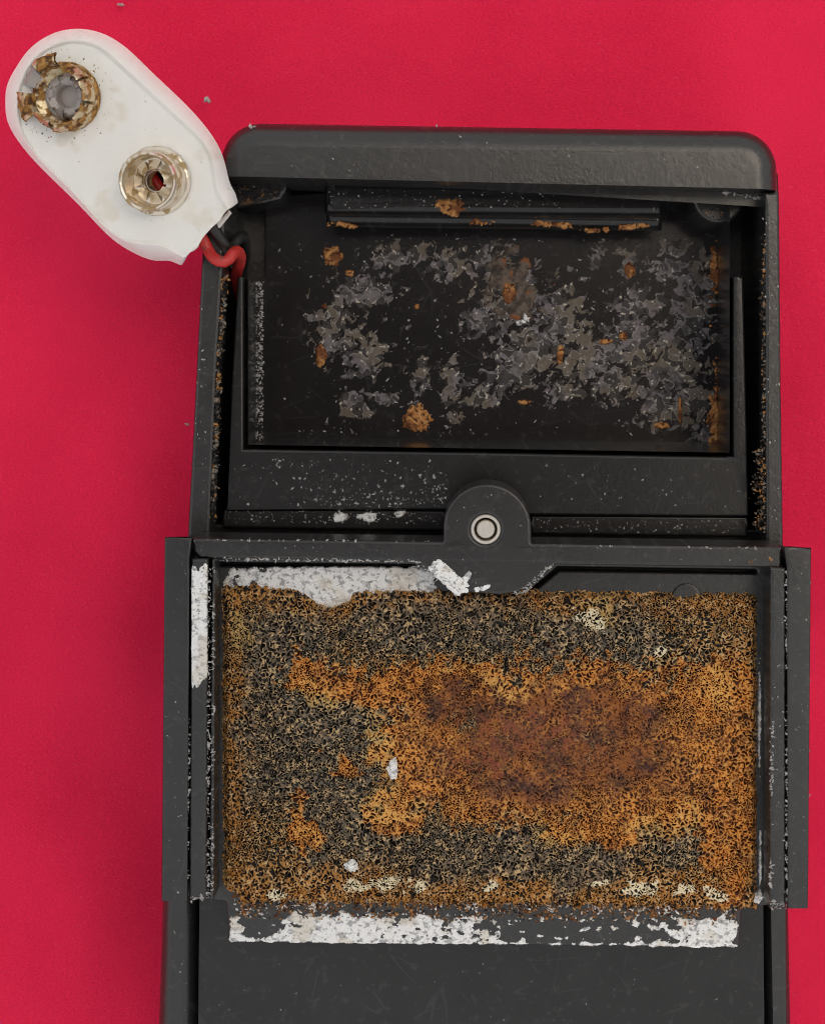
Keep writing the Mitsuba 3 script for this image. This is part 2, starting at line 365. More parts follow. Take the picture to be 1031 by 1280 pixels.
# battery well: sloping walls and floor
rim = at([310, 912, 912, 310], [347, 225, 566, 556], 20.2)
flo = at([333, 896, 896, 333], [347, 236, 553, 547], 8)
W = np.vstack([rim, flo])
def quad(a, b, c, d): return [[a, b, c], [a, c, d]]
obj('well_wall', (W[[0, 3, 7, 4]], quad(0, 1, 2, 3)), 'gloss_plastic', False, D)
obj('well_wall', (W[[3, 2, 6, 7]], quad(0, 1, 2, 3)), 'gloss_plastic', False, D)
obj('well_wall', (W[[2, 1, 5, 6]], quad(0, 1, 2, 3)), 'gloss_plastic', False, D)
obj('well_floor', slab(P((331, 245), (420, 240), (420, 225), (910, 225), (910, 565), (320, 560), (320, 350), (331, 348)), 8, 6.5, 0.1, 1), 'gloss_plastic', 30, D)
# terminal bracket beneath the cap
br = slab(rnd(P((405, 225), (832, 232), (829, 272), (404, 268)), 5, 0), 16, 8.2, 1.2, 5)
lip = tube(at(np.linspace(409, 826, 8), np.linspace(270, 275, 8), 13.2), 1.25, 18)
obj('terminal_bracket', br, 'gloss_plastic', 40, D)
obj('bracket_lip', lip, 'gloss_plastic', True, D + '__terminal_bracket')
def cyl(px, py, z1, z0, r): return slab(Point(px, py).buffer(r, quad_segs=12), z1, z0, 0.5, 3)
obj('corner_post', cyl(899, 247, 17, 6.5, 33), 'black_plastic', 35, D)
obj('corner_block', slab(P((288, 222), (362, 224), (352, 250), (296, 262)), 15, 6.5, .5, 3), 'black_plastic', 35, D)
# lower back: flat panel between two rounded edges
obj('back_panel', slab(P((250, 1000), (953, 1000), (957, 1420), (246, 1420)), 24.15, 2, 0.25, 3), 'satin_plastic', 35, D)
obj('side_edge', slab(P((203, 1000), (249.5, 1000), (246, 1420), (189, 1420)), 23.9, 1.5, 3.0, 8), 'black_plastic', 50, D)
obj('side_edge', slab(P((955.5, 1000), (986, 1000), (994, 1420), (958, 1420)), 23.9, 1.5, 2.2, 8), 'black_plastic', 50, D)

# corrosion on the floor of the well
def well_mask(x, y):
    wob = 16 * (np_fbm(x, y, 22, 3, 11) - .5); wob2 = 16 * (np_fbm(x, y, 22, 3, 12) - .5)
    x, y = x + wob, y + wob2
    m = np.zeros_like(x)
    for c in [(420, 425, 34, 26), (455, 445, 30, 32), (455, 365, 42, 26), (490, 322, 34, 22), (440, 508, 26, 22), (525, 316, 20, 14), (560, 330, 24, 26), (615, 330, 30, 26),
              (640, 380, 50, 44), (660, 440, 52, 44), (705, 400, 36, 44), (735, 445, 50, 40), (790, 430, 44, 44), (800, 380, 40, 26), (840, 450, 44, 56), (868, 500, 26, 44),
              (830, 510, 34, 32), (770, 480, 44, 26), (710, 490, 30, 16), (865, 380, 34, 70), (850, 330, 40, 34), (785, 328, 12, 22), (745, 322, 12, 18), (565, 480, 16, 34),
              (525, 470, 16, 26), (602, 495, 26, 18), (570, 520, 14, 12), (640, 470, 40, 22), (600, 400, 24, 24), (415, 395, 30, 20), (480, 500, 18, 10), (885, 545, 20, 22)]:
        m = np.maximum(m, gs(x, y, *c))
    return m
def well_crust(x, y):
    m = well_mask(x, y)
    ridge = np.abs(np_fbm(x, y, 9, 3, 21) - .5) * 2
    cells = np_fbm(x + 10 * np_noise(x, y, 8, 3), y + 10 * np_noise(x, y, 8, 4), 12, 5, 22)
    k = 0.80 * m + 1.5 * (cells - .5) - 0.41
    film = 0.03 + 0.10 * np.exp(-(k / .06) ** 2) + 0.10 * np.clip(np_fbm(x, y, 9, 3, 25) - .45, 0, 1)
    return np.where(k > 0, np.minimum(film, k * 2.5), -.2 * np.minimum(1, -k * 5))
obj('corrosion_crust', crust(378, 298, 896, 552, 0.62, 8, well_crust), 'grey_crust', True, D, kind='stuff', label='grey flaky corrosion on the black compartment floor')
# crumbs on the floor and in the dirty corners
wf = P((338, 292), (892, 292), (892, 548), (338, 543))
obj('floor_crumbs', flakes(in_poly(wf, 260, 1), 8.0, 0.7, 2.4, 0.12, 2, 1.8), 'pale_speck', False, D, kind='stuff')
def spot(cx, cy, rx, ry, hh=0.22, seed=0):
    def fn(x, y):
        d = np.hypot((x - cx) / rx, (y - cy) / ry) + 1.0 * (np_fbm(x, y, max(rx, ry) * .6, 4, seed) - .5)
        return np.clip((1 - d) * 0.9, -0.2, hh) + np.where(d < 1, .3 * hh * (np_fbm(x, y, 5, 3, seed + 3) - .5), 0)
    return lambda z: crust(cx - 2 * rx, cy - 2 * ry, cx + 2 * rx, cy + 2 * ry, 0.8, z, fn)
for n_, (cx, cy, rx, ry, zz) in enumerate([(520, 524, 17, 15, 8.25), (416, 320, 11, 12, 8.2), (401, 445, 7, 12, 8.15), (437, 341, 5, 4, 8.15), (779, 420, 5, 5, 8.15), (787, 338, 7, 9, 8.15), (405, 383, 3, 3, 8.15),
                                           (521, 383, 3, 3, 8.15), (637, 366, 8, 12, 8.2), (700, 442, 4, 13, 8.15), (850, 515, 2, 16, 8.15), (826, 532, 9, 4, 8.15), (757, 427, 8, 3, 8.15), (655, 503, 7, 3, 8.15)]):
    obj('rust_spot', spot(cx, cy, rx, ry, seed=40 + n_)(zz), 'orange_rust', True, D, label='round orange rust spot low on the compartment floor' if n_ == 0 else None)
def scale_fn(x, y):
    k = gs(x, y, 645, 360, 34, 60, -30) - .58 + 1.5 * (np_fbm(x, y, 20, 6, 61) - .5)
    return np.clip(k * 1.2, -.2, .14) + np.where(k > 0, .2 * (np_fbm(x, y, 6, 3, 62) - .5), 0)
def brown_col(p, n, uv):
    x, y = p.x * MM, p.y * MM
    return mix(mix((0.045, 0.032, 0.025), (0.135, 0.105, 0.085), smoothstep(.35, .65, gf(x * .9, y * .9, 2.0, 4))), (0.22, 0.08, 0.03), smoothstep(.6, .8, fbm(x * 1.3, y * 1.3, 6.0, 3)))
scene['brown_scale'] = tw(princ(mikit.proc(brown_col), 0.7, 0.35))
obj('brown_scale', crust(585, 300, 705, 450, 0.8, 8.1, scale_fn), 'brown_scale', True, D, kind='stuff', label='brown scale patch in the middle of the floor')
obj('white_chip', flakes([(653, 402), (659, 399), (648, 404), (656, 396)], 8.45, 4, 7, .3, 5, 2.0), 'white_crust', False, D)
# rusty right wall edge of the well
def edge_rust(x, y):
    k = np.exp(-((x - 893 + 6 * (np_noise(x, y, 14, 70) - .5)) / 9) ** 2) * (0.35 + 0.65 * sst(470, 530, y) + 0.5 * gs(x, y, 895, 335, 18, 24)) + .8 * (np_fbm(x, y, 9, 4, 71) - .5) - .48
    return np.clip(k * 1.5, -.2, .35) + np.where(k > 0, .3 * (np_fbm(x, y, 4, 3, 72) - .5), 0)
obj('rust_edge', crust(868, 300, 906, 553, 0.8, 8.2, edge_rust), 'orange_rust', True, D, kind='stuff', label='orange rust along the right edge of the compartment')
# crumbly dust bands: left wall, rails' inner edges, corner posts
obj('wall_dust', flakes(np.vstack([in_poly(P((313, 352), (329, 352), (329, 548), (311, 556)), 700, 5)]), np.linspace(15, 15, 700), 0.6, 2.2, .15, 6, 1.6), 'pale_speck', False, D, kind='stuff')
gl = along([(281, 345), (273, 470), (266, 650)], 560, 7, 2.0, 0.36)
obj('rail_grit', flakes(gl, 23.7, 0.8, 2.9, .3, 8, 1.6), 'grit', False, D, kind='stuff')
gr = np.vstack([along([(955.5, 300), (955.5, 470), (955, 664)], 420, 9, 1.6, 0.30), along([(949, 560), (951, 664)], 160, 10, 4)])
obj('rail_grit', flakes(gr, 23.6, 0.8, 3.0, .3, 9, 1.6), 'grit', False, D, kind='stuff')
obj('post_dust', flakes(np.vstack([in_poly(Point(899, 247).buffer(30), 120, 11), in_poly(P((292, 232), (352, 234), (345, 248), (300, 256)), 120, 12)]), np.r_[np.full(120, 17.02), np.full(120, 15.02)], 0.6, 2.4, .12, 13, 1.5), 'grit', False, D, kind='stuff')
# rust flakes on the bracket
def br_fn(x, y):
    k = np.maximum.reduce([gs(x, y, 430, 281, 26, 6, 8), gs(x, y, 600, 277, 24, 6), gs(x, y, 665, 268, 14, 8, 30), gs(x, y, 690, 279, 50, 7, 5), gs(x, y, 745, 287, 30, 5), gs(x, y, 790, 283, 40, 6, -5)]) + 1.1 * (np_fbm(x, y, 9, 4, 81) - .5) - .74
    return np.clip(k * 1.5, -.2, .16) + np.where(k > 0, .25 * (np_fbm(x, y, 4, 3, 82) - .5), 0)
obj('bracket_rust', crust(404, 256, 836, 296, 0.8, 14.3, br_fn), 'orange_rust', True, D, kind='stuff', label='orange rust flakes along the bracket edge')
obj('bracket_rust', spot(563, 258, 17, 11, seed=90)(16.05), 'orange_rust', True, D)
obj('bracket_dust', flakes(in_poly(P((410, 236), (700, 240), (700, 262), (410, 260)), 110, 14), 16.0, 0.5, 1.6, .08, 15, 1.5), 'pale_speck', False, D, kind='stuff')
# specks and worn edges on the tray, rails, cap and back
lw = lambda x, y: 0.08 + 0.92 * np.clip(gs(x, y, 470, 625, 60, 14) + gs(x, y, 545, 608, 22, 26) + .6 * gs(x, y, 345, 580, 20, 12) + .35 * gs(x, y, 415, 605, 60, 30), 0, 1)
obj('tray_specks', flakes(in_poly(P((292, 572), (560, 576), (556, 634), (288, 634)), 330, 16, lw), 21.0, 0.5, 2.1, .1, 17, 1.8), 'pale_speck', False, D, kind='stuff')
obj('tray_specks', flakes(np.vstack([in_poly(P((670, 580), (925, 585), (930, 640), (670, 640)), 45, 18), in_poly(P((285, 638), (552, 642), (552, 655), (282, 655)), 160, 19), in_poly(P((670, 648), (925, 650), (925, 668), (670, 664)), 110, 20)]),
    np.r_[np.full(45, 21.0), np.full(270, 20.2)], 0.5, 1.7, .1, 21, 1.8), 'pale_speck', False, D, kind='stuff')
def st_fn(x, y):
    k = np.maximum.reduce([gs(x, y, 425, 647, 13, 8), gs(x, y, 460, 647, 15, 9), gs(x, y, 500, 643, 8, 6)]) + .8 * (np_fbm(x, y, 6, 3, 83) - .5) - .55
    return np.clip(k * 1.5, -.2, .2)
obj('white_residue', crust(395, 630, 520, 662, 0.8, 20.2, st_fn), 'white_crust', True, D, kind='stuff')
sp = np.vstack([in_poly(P((290, 165), (965, 172), (968, 225), (290, 212)), 26, 22), in_poly(P((262, 1195), (940, 1195), (940, 1290), (262, 1290)), 40, 23), in_poly(P((210, 1140), (240, 1140), (236, 1290), (205, 1290)), 10, 24)])
obj('dust_specks', flakes(sp, np.r_[np.full(26, 25.6), np.full(40, 24.15), np.full(10, 23.9)], 0.5, 1.3, .06, 25, 2.0), 'pale_speck', False, D, kind='stuff')
ch = [(318, 158), (313, 157), (546, 157), (378, 167), (522, 168), (925, 186), (931, 191), (928, 184)]
obj('cap_chips', flakes(ch, 24.6, 1.5, 3.5, .25, 26, 1.8), 'pale_speck', False, D, kind='stuff')
obj('cap_chips', flakes(along([(905, 240), (956, 249)], 26, 27, 1.2), 20.8, .8, 3, .15, 28, 2), 'pale_speck', False, D, kind='stuff')
obj('rail_specks', flakes(np.vstack([in_poly(P((950, 265), (972, 265), (977, 660), (959, 660)), 50, 29), in_poly(P((250, 350), (268, 350), (256, 650), (240, 650)), 30, 30)]), 24.0, .5, 1.6, .1, 31, 1.6), 'pale_speck', False, D, kind='stuff')

# ------------------------------------------------------------------ the battery cover, lying inside up across the device
C = 'battery_cover'
labels[C] = {'label': 'black sliding battery cover showing its inner side with a rust stained foam pad', 'category': 'battery cover'}
ZP, ZB, ZF = 27.0, 31.0, 32.0
plate = rnd(P((218, 682), (1000, 693), (998, 1128), (980, 1130), (927, 1137), (924, 1186), (286, 1178), (283, 1128), (232, 1122), (216, 1120)), 5, 3)
slit = LineString([(274, 705.5), (517, 708.5), (538, 724)]).buffer(2.0).union(LineString([(660, 743), (698, 711), (944, 715)]).buffer(2.2))
plate = plate.difference(slit)
obj('plate', slab(plate, ZP, 24.4, 0.3, 3), 'black_plastic', 35, C)
bar = P((240, 673), (978, 684), (976, 710), (694, 706), (662, 734), (648, 741), (625, 744), (600, 742), (576, 740), (558, 732), (520, 703), (250, 698), (242, 690))
bar = rnd(bar.union(Point(609, 660).buffer(55, quad_segs=24)).union(P((554, 655), (664, 655), (664, 690), (554, 690))), 1.5, 1.5)
hole = Point(607, 662).buffer(19, quad_segs=16)
obj('latch_bar', slab(bar.difference(hole), ZB, 24.6, 0.35, 4), 'black_plastic', 35, C)
e = np.eye(3); o = at(607, 662, ZB); u = unit(ZB)
fr = (o - [0, 0, 0.9], e[0], e[1], e[2])
obj('rivet', lathe([(0.01, 1.0), (9.5 * u, 1.0), (11 * u, .88), (11.6 * u, .6), (11.6 * u, -2)], fr, 40), 'bright_metal', 40, C, label='round pale metal rivet in the latch tab')
obj('rivet_ring', lathe([(14.0 * u, -2), (14.2 * u, .7), (15 * u, .95), (18 * u, .95), (19.2 * u, .75), (19.2 * u, -2)], fr, 40), 'bright_metal', 40, C + '__rivet')
obj('rivet_seat', lathe([(0.01, -1.2), (19 * u, -1.2)], fr, 24), 'black_plastic', False, C + '__rivet')
# side flanges: outer strip, inner strip, thin ridge
obj('side_flange', slab(P((205.5, 672), (239.5, 673), (236.5, 699), (234, 1128), (201.5, 1128)), ZF, 24.4, 0.22, 3, draft=-0.7), 'black_plastic', 35, C)
obj('flange_strip', slab(P((239, 699), (260, 699), (258, 1126), (236, 1126)), ZF - .35, 26.9, 0.3, 3, jit=.5, seed=6), 'black_plastic', 35, C)
obj('flange_ridge', slab(P((265, 700), (269, 700), (267, 1126), (262, 1126)), ZF - .9, 26.9, 0.15, 2, jit=.5, seed=7), 'black_plastic', 35, C)
obj('side_flange', slab(P((980, 684), (1014, 685.5), (1010, 1137), (984.5, 1137), (983.5, 709)), ZF, 24.4, 0.22, 3, draft=-0.7), 'black_plastic', 35, C)
obj('flange_strip', slab(P((962.5, 709), (982, 710), (982, 1137), (962, 1137)), ZF - .3, 26.9, 0.3, 3, jit=.5, seed=9), 'black_plastic', 35, C)
# small moulded half-round on the plate
obj('moulding', slab(Point(858, 748).buffer(18).intersection(box(830, 728, 890, 760)), ZP + .35, ZP - .3, .15, 2), 'black_plastic', 35, C)

# foam pad with rust: one heightfield of grains; positions on it in mm from its own middle
ZQ = ZP + 1.0; uq = unit(ZQ); qx, qy = at(612, 930, ZQ)[:2]
def pad_grain(x, y):
    def one(q, s_):
        wx = x * q + .7 * (gn(x * q * .9, y * q * .9, 1.0 + s_) - .5); wy = y * q + .7 * (gn(x * q * .9, y * q * .9, 7.0 + s_) - .5)
        n = gn(wx * .88 - wy * .48, wx * .48 + wy * .88, 2.0 + s_) + gn(wx * .44 + wy * 1.0, wy * .44 - wx * 1.0, 4.0 + s_) - 1
        return 0.45 * (1 - dr.abs(n) * 2.6) + 0.55 * gf(wx * 1.25 + wy * .9, wy * 1.25 - wx * .9, 5.0 + s_, 2) - .0
    m = smoothstep(.40, .60, gf(x * .16, y * .16, 50.0, 3))
    g = one(2.4, 0.0) * (1 - m) + one(3.5, 90.0) * m
    return g - .22 * smoothstep(.66, .76, gf(x * .9, y * .9, 57.0, 2))
def E(cx, cy, rx, ry, rot=0.0, w=1.0):   # ellipse given on the layout sheet -> mm on the pad
    c = at(cx, cy, ZQ); return (float(c[0] - qx), float(c[1] - qy), rx * uq, ry * uq, -math.radians(rot), w)
RUST = [E(395, 850, 40, 28), E(470, 860, 80, 28), E(570, 860, 120, 34), E(700, 880, 190, 60), E(840, 900, 120, 75), E(520, 940, 62, 90), E(640, 960, 160, 80), E(790, 980, 130, 70),
        E(500, 1020, 40, 34), E(910, 1000, 50, 150), E(383, 1000, 16, 20), E(383, 1040, 16, 30), E(427, 955, 20, 13), E(905, 860, 60, 40), E(740, 1040, 60, 24, 15), E(540, 845, 30, 30)]
BROWN = [E(640, 930, 110, 60), E(720, 940, 120, 70), E(600, 900, 60, 36), E(690, 880, 130, 30), E(780, 900, 70, 50), E(560, 880, 30, 40), E(790, 960, 80, 40), E(650, 985, 90, 30)]
PINK = [E(690, 915, 36, 36), E(610, 960, 50, 30), E(640, 925, 50, 30)]
YEL = [E(400, 872, 26, 14), E(470, 930, 18, 44, -12), E(485, 985, 20, 24), E(510, 1015, 40, 16), E(384, 1038, 10, 18), E(640, 858, 60, 14), E(560, 845, 20, 12), E(860, 1020, 40, 20), E(800, 1030, 40, 14, 10), E(480, 1010, 20, 20),
       E(745, 765, 18, 22, 60), E(828, 820, 14, 12), E(700, 1040, 40, 10, 20), E(900, 860, 30, 22), E(300, 790, 18, 40)]
CREAM = [E(740, 775, 24, 14, 30), E(825, 815, 12, 10), E(440, 1108, 22, 9), E(478, 1104, 24, 12), E(520, 1108, 20, 10), E(800, 1112, 26, 11), E(848, 1113, 24, 9), E(745, 1102, 14, 7), E(890, 1119, 18, 9), E(347, 1120, 18, 8), E(612, 1110, 12, 7)]
DARK = [E(340, 900, 40, 110), E(760, 800, 90, 34), E(350, 800, 60, 40), E(860, 1060, 40, 24), E(400, 940, 75, 80), E(430, 1040, 60, 40), E(590, 1065, 110, 36), E(700, 1080, 90, 26), E(560, 785, 160, 34), E(660, 795, 70, 28), E(800, 1000, 24, 20), E(820, 880, 40, 20), E(860, 870, 24, 16), E(870, 985, 30, 20)]
def blobs(x, y, L):
    m = mi.Float(0)
    for cx, cy, rx, ry, t, w in L:
        c, s = math.cos(t), math.sin(t)
        u, v = (x - cx) * c + (y - cy) * s, (y - cy) * c - (x - cx) * s
        m = dr.maximum(m, w * dr.exp(-dr.square(u / rx) - dr.square(v / ry)))
    return m
hw, hh = 336 * uq, 195 * uq
def pad_col(p, n, uv):
    x, y = p.x * MM - float(qx), p.y * MM - float(qy)
    g = pad_grain(x, y)
    f1, f2, f3 = gf(x * .22, y * .22, 3.0, 4), gf(x * .8, y * .8, 26.0, 4), gn(x * 1.5, y * 1.5, 9.0)
    h1 = gf(x * .22, y * .22, 31.0, 4)
    r1 = gf(x * 2.6, y * 2.6, 12.0, 2)
    wx, wy = x + 6.0 * (f1 - .5) + 3 * (f2 - .5), y + 6.0 * (h1 - .5) - 3 * (f2 - .5)
    edge = dr.minimum(hw - dr.abs(x), hh - dr.abs(y))
    border = 1 - smoothstep(0.3, 5.5, edge + 8 * (f1 - .5) + 5 * (f2 - .5))
    rust = smoothstep(0.36, 0.62, blobs(wx, wy, RUST) + 0.9 * (f2 - .5))
    brown = smoothstep(0.15, 1.0, blobs(wx, wy, BROWN) + 1.0 * (f2 - .5))
    pink = smoothstep(0.3, 0.9, blobs(wx, wy, PINK) + .5 * (f2 - .5))
    yel = smoothstep(0.30, 0.8, blobs(wx, wy, YEL) + .8 * (f2 - .5))
    cream = smoothstep(0.42, 0.62, blobs(wx * .5 + x * .5, wy * .2 + y * .8, CREAM) + 1.5 * (f2 - .5) - .05)
    dark = smoothstep(0.12, 0.55, blobs(wx, wy, DARK) + .6 * (f2 - .5)) * (1 - rust)
    # black foam between, grains of rust on it
    base = mix((0.020, 0.018, 0.016), (0.038, 0.031, 0.024), f3)
    grain = mix((0.16, 0.125, 0.080), (0.42, 0.22, 0.065), smoothstep(.42, .60, r1))
    grain = mix(grain, (0.50, 0.22, 0.050), dr.maximum(border * .8, smoothstep(.52, .62, f2) * .7))
    grain = mix(grain, (0.140, 0.128, 0.104), dark * .8)
    grain = mix(grain, (0.64, 0.44, 0.22), smoothstep(.57, .66, g) * smoothstep(.46, .56, gf(x * 1.1, y * 1.1, 15.0, 2)) * .9)
    lo = 0.525 - 0.06 * border - 0.03 * dark
    sparse = mix(base, grain, smoothstep(lo, lo + 0.05, g))
    orange = mix((0.24, 0.075, 0.016), (0.62, 0.225, 0.042), smoothstep(.38, .62, g))
    orange = mix(orange, (0.19, 0.058, 0.022), smoothstep(.44, .58, gf(x * .5, y * .5, 61.0, 3)) * .75)
    orange = mix(orange, (0.055, 0.026, 0.013), smoothstep(.45, .37, g) * .9)
    orange = mix(orange, (0.76, 0.42, 0.12), dr.maximum(yel * smoothstep(.40, .58, g), smoothstep(.57, .66, g) * .65))
    b1 = gf(x * .36, y * .36, 66.0, 4)
    bcol = mix((0.135, 0.045, 0.022), (0.245, 0.088, 0.034), smoothstep(.36, .60, g))
    bcol = mix(bcol, (0.046, 0.028, 0.024), smoothstep(.49, .60, b1) * .7)
    bcol = mix(bcol, (0.30, 0.105, 0.028), smoothstep(.47, .38, b1) * .65)
    bcol = mix(bcol, (0.035, 0.019, 0.015), smoothstep(.40, .30, g) * .6)
    bcol = mix(bcol, (0.085, 0.045, 0.045), smoothstep(.50, .62, gf(x * .27, y * .27, 76.0, 4)) * .4)
    bcol = mix(bcol, (0.30, 0.085, 0.050), pink * smoothstep(.50, .62, f2) * .6)
    bcol = mix(bcol, (0.44, 0.175, 0.045), smoothstep(.62, .74, g) * .4)
    c = mix(sparse, mix(orange, bcol, brown), rust)
    c = mix(c, mix((0.52, 0.33, 0.11), (0.64, 0.44, 0.17), f3), yel * (1 - rust) * smoothstep(.42, .52, g) * .8)
    return mix(c, (0.84, 0.74, 0.52), cream * smoothstep(.42, .54, g))
scene['rusty_foam'] = tw(princ(mikit.proc(pad_col), 0.85, 0.25))
step = 0.6
xs, ys = np.arange(268, 956, step), np.arange(724, 1140, step)
PX, PY = np.meshgrid(xs, ys)
wv = at(PX.ravel(), PY.ravel(), ZQ)
lx, ly = wv[:, 0] - qx, wv[:, 1] - qy
g_ = np.array(pad_grain(mi.Float(lx.astype(np.float32)), mi.Float(ly.astype(np.float32)))).reshape(PX.shape)
top = 735 + 0.012 * (PX - 275) + 22 * gs(PX, PX * 0, 412, 0, 30) - 4 * gs(PX, PX * 0, 310, 0, 30)
bot = 1131 + 0.012 * (PX - 275) + 20 * (np_fbm(PX, PY * .25, 6, 4, 57) - .5)
r_ = 7 * (np_fbm(PX, PY, 7, 3, 51) - .5) + 5 * (np_fbm(PX, PY, 24, 2, 52) - .5)
dist = np.minimum.reduce([PY - top + r_, bot - PY + r_, PX - (276 + .004 * (PY - 740)) + .6 * r_, 947 - PX + .6 * r_])
c1 = np.hypot(PX - 300, PY - 1098); cut = (PX < 300) & (PY > 1098); dist = np.where(cut, np.minimum(dist, 24 - c1 + r_), dist)
soft = gs(PX, PY, 680, 930, 190, 80)
matted = np.clip(.75 * soft + .6 * (np_fbm(PX, PY, 45, 3, 58) - .45), 0, .8)
hp = 1.0 * sst(0, 9, dist) + (g_ - .5) * (.85 - .75 * matted) * sst(-1, 5, dist) + 0.7 * (np_fbm(PX, PY, 60, 3, 53) - .5) + .5 * (np_fbm(PX, PY, 16, 4, 54) - .5)
hp = np.where(dist > 0, np.maximum(hp, .06), -0.3)
v = wv.copy(); v[:, 2] = ZP + hp.ravel()
i, j = np.meshgrid(np.arange(len(ys) - 1), np.arange(len(xs) - 1), indexing='ij'); a = (i * len(xs) + j).ravel(); n_ = len(xs)
f = np.vstack([np.c_[a, a + n_, a + 1], np.c_[a + 1, a + n_, a + n_ + 1]])
f = f[(hp.ravel()[f] > 0).any(1)]; uu, inv = np.unique(f, return_inverse=True)
obj('foam_pad', (v[uu], inv.reshape(-1, 3)), 'rusty_foam', True, C, label='rough foam pad stained orange and brown with rust')
obj('pale_crumb', spot(491, 962, 6, 12, seed=91, hh=.5)(ZP + 1.3), 'white_crust', True, C)
obj('pale_crumb', spot(439, 1083, 8, 7, seed=92, hh=.5)(ZP + 1.3), 'white_crust', True, C)

# white residue: over the pad, in the left channel, on the tongue
def res_top(x, y):
    k = np.where((x > 272) & (x < 556) & (y > 707), 1.0, 0.0) * sst(706, 712, y) * sst(274, 286, x) * sst(556, 535, x)
    k = k * (0.58 + .22 * sst(300, 380, x) + .5 * gs(x, y, 415, 735, 60, 40) - .2 * sst(716, 706, y)) + 1.2 * (np_fbm(x * .8, y, 10, 6, 101) - .5) - .45
    return np.clip(k * .8, -.3, .14) + np.where(k > 0, .16 * (np_fbm(x, y, 3.5, 3, 102) - .5), 0)
obj('white_residue', crust(270, 704, 560, 770, 0.6, ZP, res_top), 'white_crust', True, C, kind='stuff', label='white powdery residue above the foam pad')
def res_diag(x, y):
    u, w = (x - 560) * .75 + (y - 722) * .66, -(x - 560) * .66 + (y - 722) * .75
    k = sst(34, 20, np.abs(u)) * sst(15, 7, np.abs(w)) * .8 + .9 * (np_fbm(u * .6, w * 1.3, 9, 4, 103) - .5) - .45
    k2 = np.maximum.reduce([gs(x, y, 584, 721, 5, 8, 20), gs(x, y, 581, 738, 6, 4), gs(x, y, 606, 735, 9, 4, -20), gs(x, y, 596, 737, 4, 4)]) + .6 * (np_fbm(x, y, 5, 3, 104) - .5) - .5
    return np.clip(np.maximum(k, k2) * 1.2, -.3, .14) + np.where(k > 0, .12 * (np_fbm(x, y, 4, 3, 105) - .5), 0)
obj('white_residue', crust(525, 695, 640, 752, 0.8, ZB, res_diag), 'white_crust', True, C, kind='stuff')
def res_strip(x, y):
    k = sst(238, 241, x) * sst(261, 257, x) * (.95 * sst(700, 712, y) * sst(880 - 1.1 * (x - 238), 850 - 1.1 * (x - 238), y) + .1) - .5 * gs(x, y, 247, 712, 7, 9) + 1.0 * (np_fbm(x * 1.3, y * .3, 8, 5, 106) - .5) - .46
    return np.clip(k * .8, -.3, .12) + np.where(k > 0, .2 * (np_fbm(x, y * .6, 4, 3, 107) - .5), 0)
obj('white_residue', crust(236, 699, 262, 1126, 0.6, ZF - .35, res_strip), 'white_crust', True, C, kind='stuff', label='white residue along the left flange strip')
def res_tongue(x, y):
    yy = y - .012 * (x - 285)
    k = sst(1128, 1146, yy) * sst(1180, 1175, yy) * sst(284, 290, x) * sst(926, 918, x)
    k *= .30 + .55 * gs(x, y, 430, 1165, 95, 24) + .25 * gs(x, y, 560, 1160, 60, 20) + .60 * gs(x, y, 890, 1165, 46, 22) + .4 * gs(x, y, 296, 1170, 16, 20) - .1 * gs(x, y, 690, 1160, 80, 40) + .3 * sst(1170, 1176, yy) - .75 * gs(x, y, 322, 1152, 18, 16) - .15 * sst(1146, 1136, yy)
    k = k + 1.25 * (np_fbm(x * .7, y, 11, 6, 108) - .5) - .45
    return np.clip(k * .8, -.3, .12) + np.where(k > 0, .16 * (np_fbm(x, y, 3.5, 3, 109) - .5), 0)
obj('white_residue', crust(282, 1126, 928, 1187, 0.6, ZP, res_tongue), 'white_crust', True, C, kind='stuff', label='white flaky residue on the tongue below the foam pad')
def res_corner(x, y):
    k = np.maximum.reduce([gs(x, y, 944, 1122, 12, 10), gs(x, y, 925, 1120, 12, 8), gs(x, y, 950, 1080, 3, 60) * .8, gs(x, y, 949, 900, 3, 90) * .8]) + .8 * (np_fbm(x, y, 6, 4, 110) - .5) - .5
    return np.clip(k * 2, -.3, .4)
obj('white_residue', crust(915, 780, 956, 1136, 0.8, ZP, res_corner), 'white_crust', True, C, kind='stuff')
# rust and pale crumbs shed by the pad onto the tongue
fr_ = in_poly(P((292, 1118), (922, 1126), (922, 1156), (292, 1148)), 3000, 63, lambda x, y: np.exp(-(y - 1118 - .012 * (x - 290)) / 15) * (.25 + .75 * (np_fbm(x, y, 30, 2, 64) > .5)))
obj('pad_crumbs', flakes(fr_[:1500], ZP, 0.7, 2.6, .25, 65, 1.8), 'grit', False, C, kind='stuff')
obj('pad_crumbs', flakes(fr_[1500:2400], ZP + .05, 0.7, 2.8, .3, 66, 1.8), 'orange_rust', False, C, kind='stuff')
obj('pad_crumbs', flakes(fr_[2400:], ZP + .05, 0.7, 3.0, .3, 67, 1.8), 'white_crust', False, C, kind='stuff')
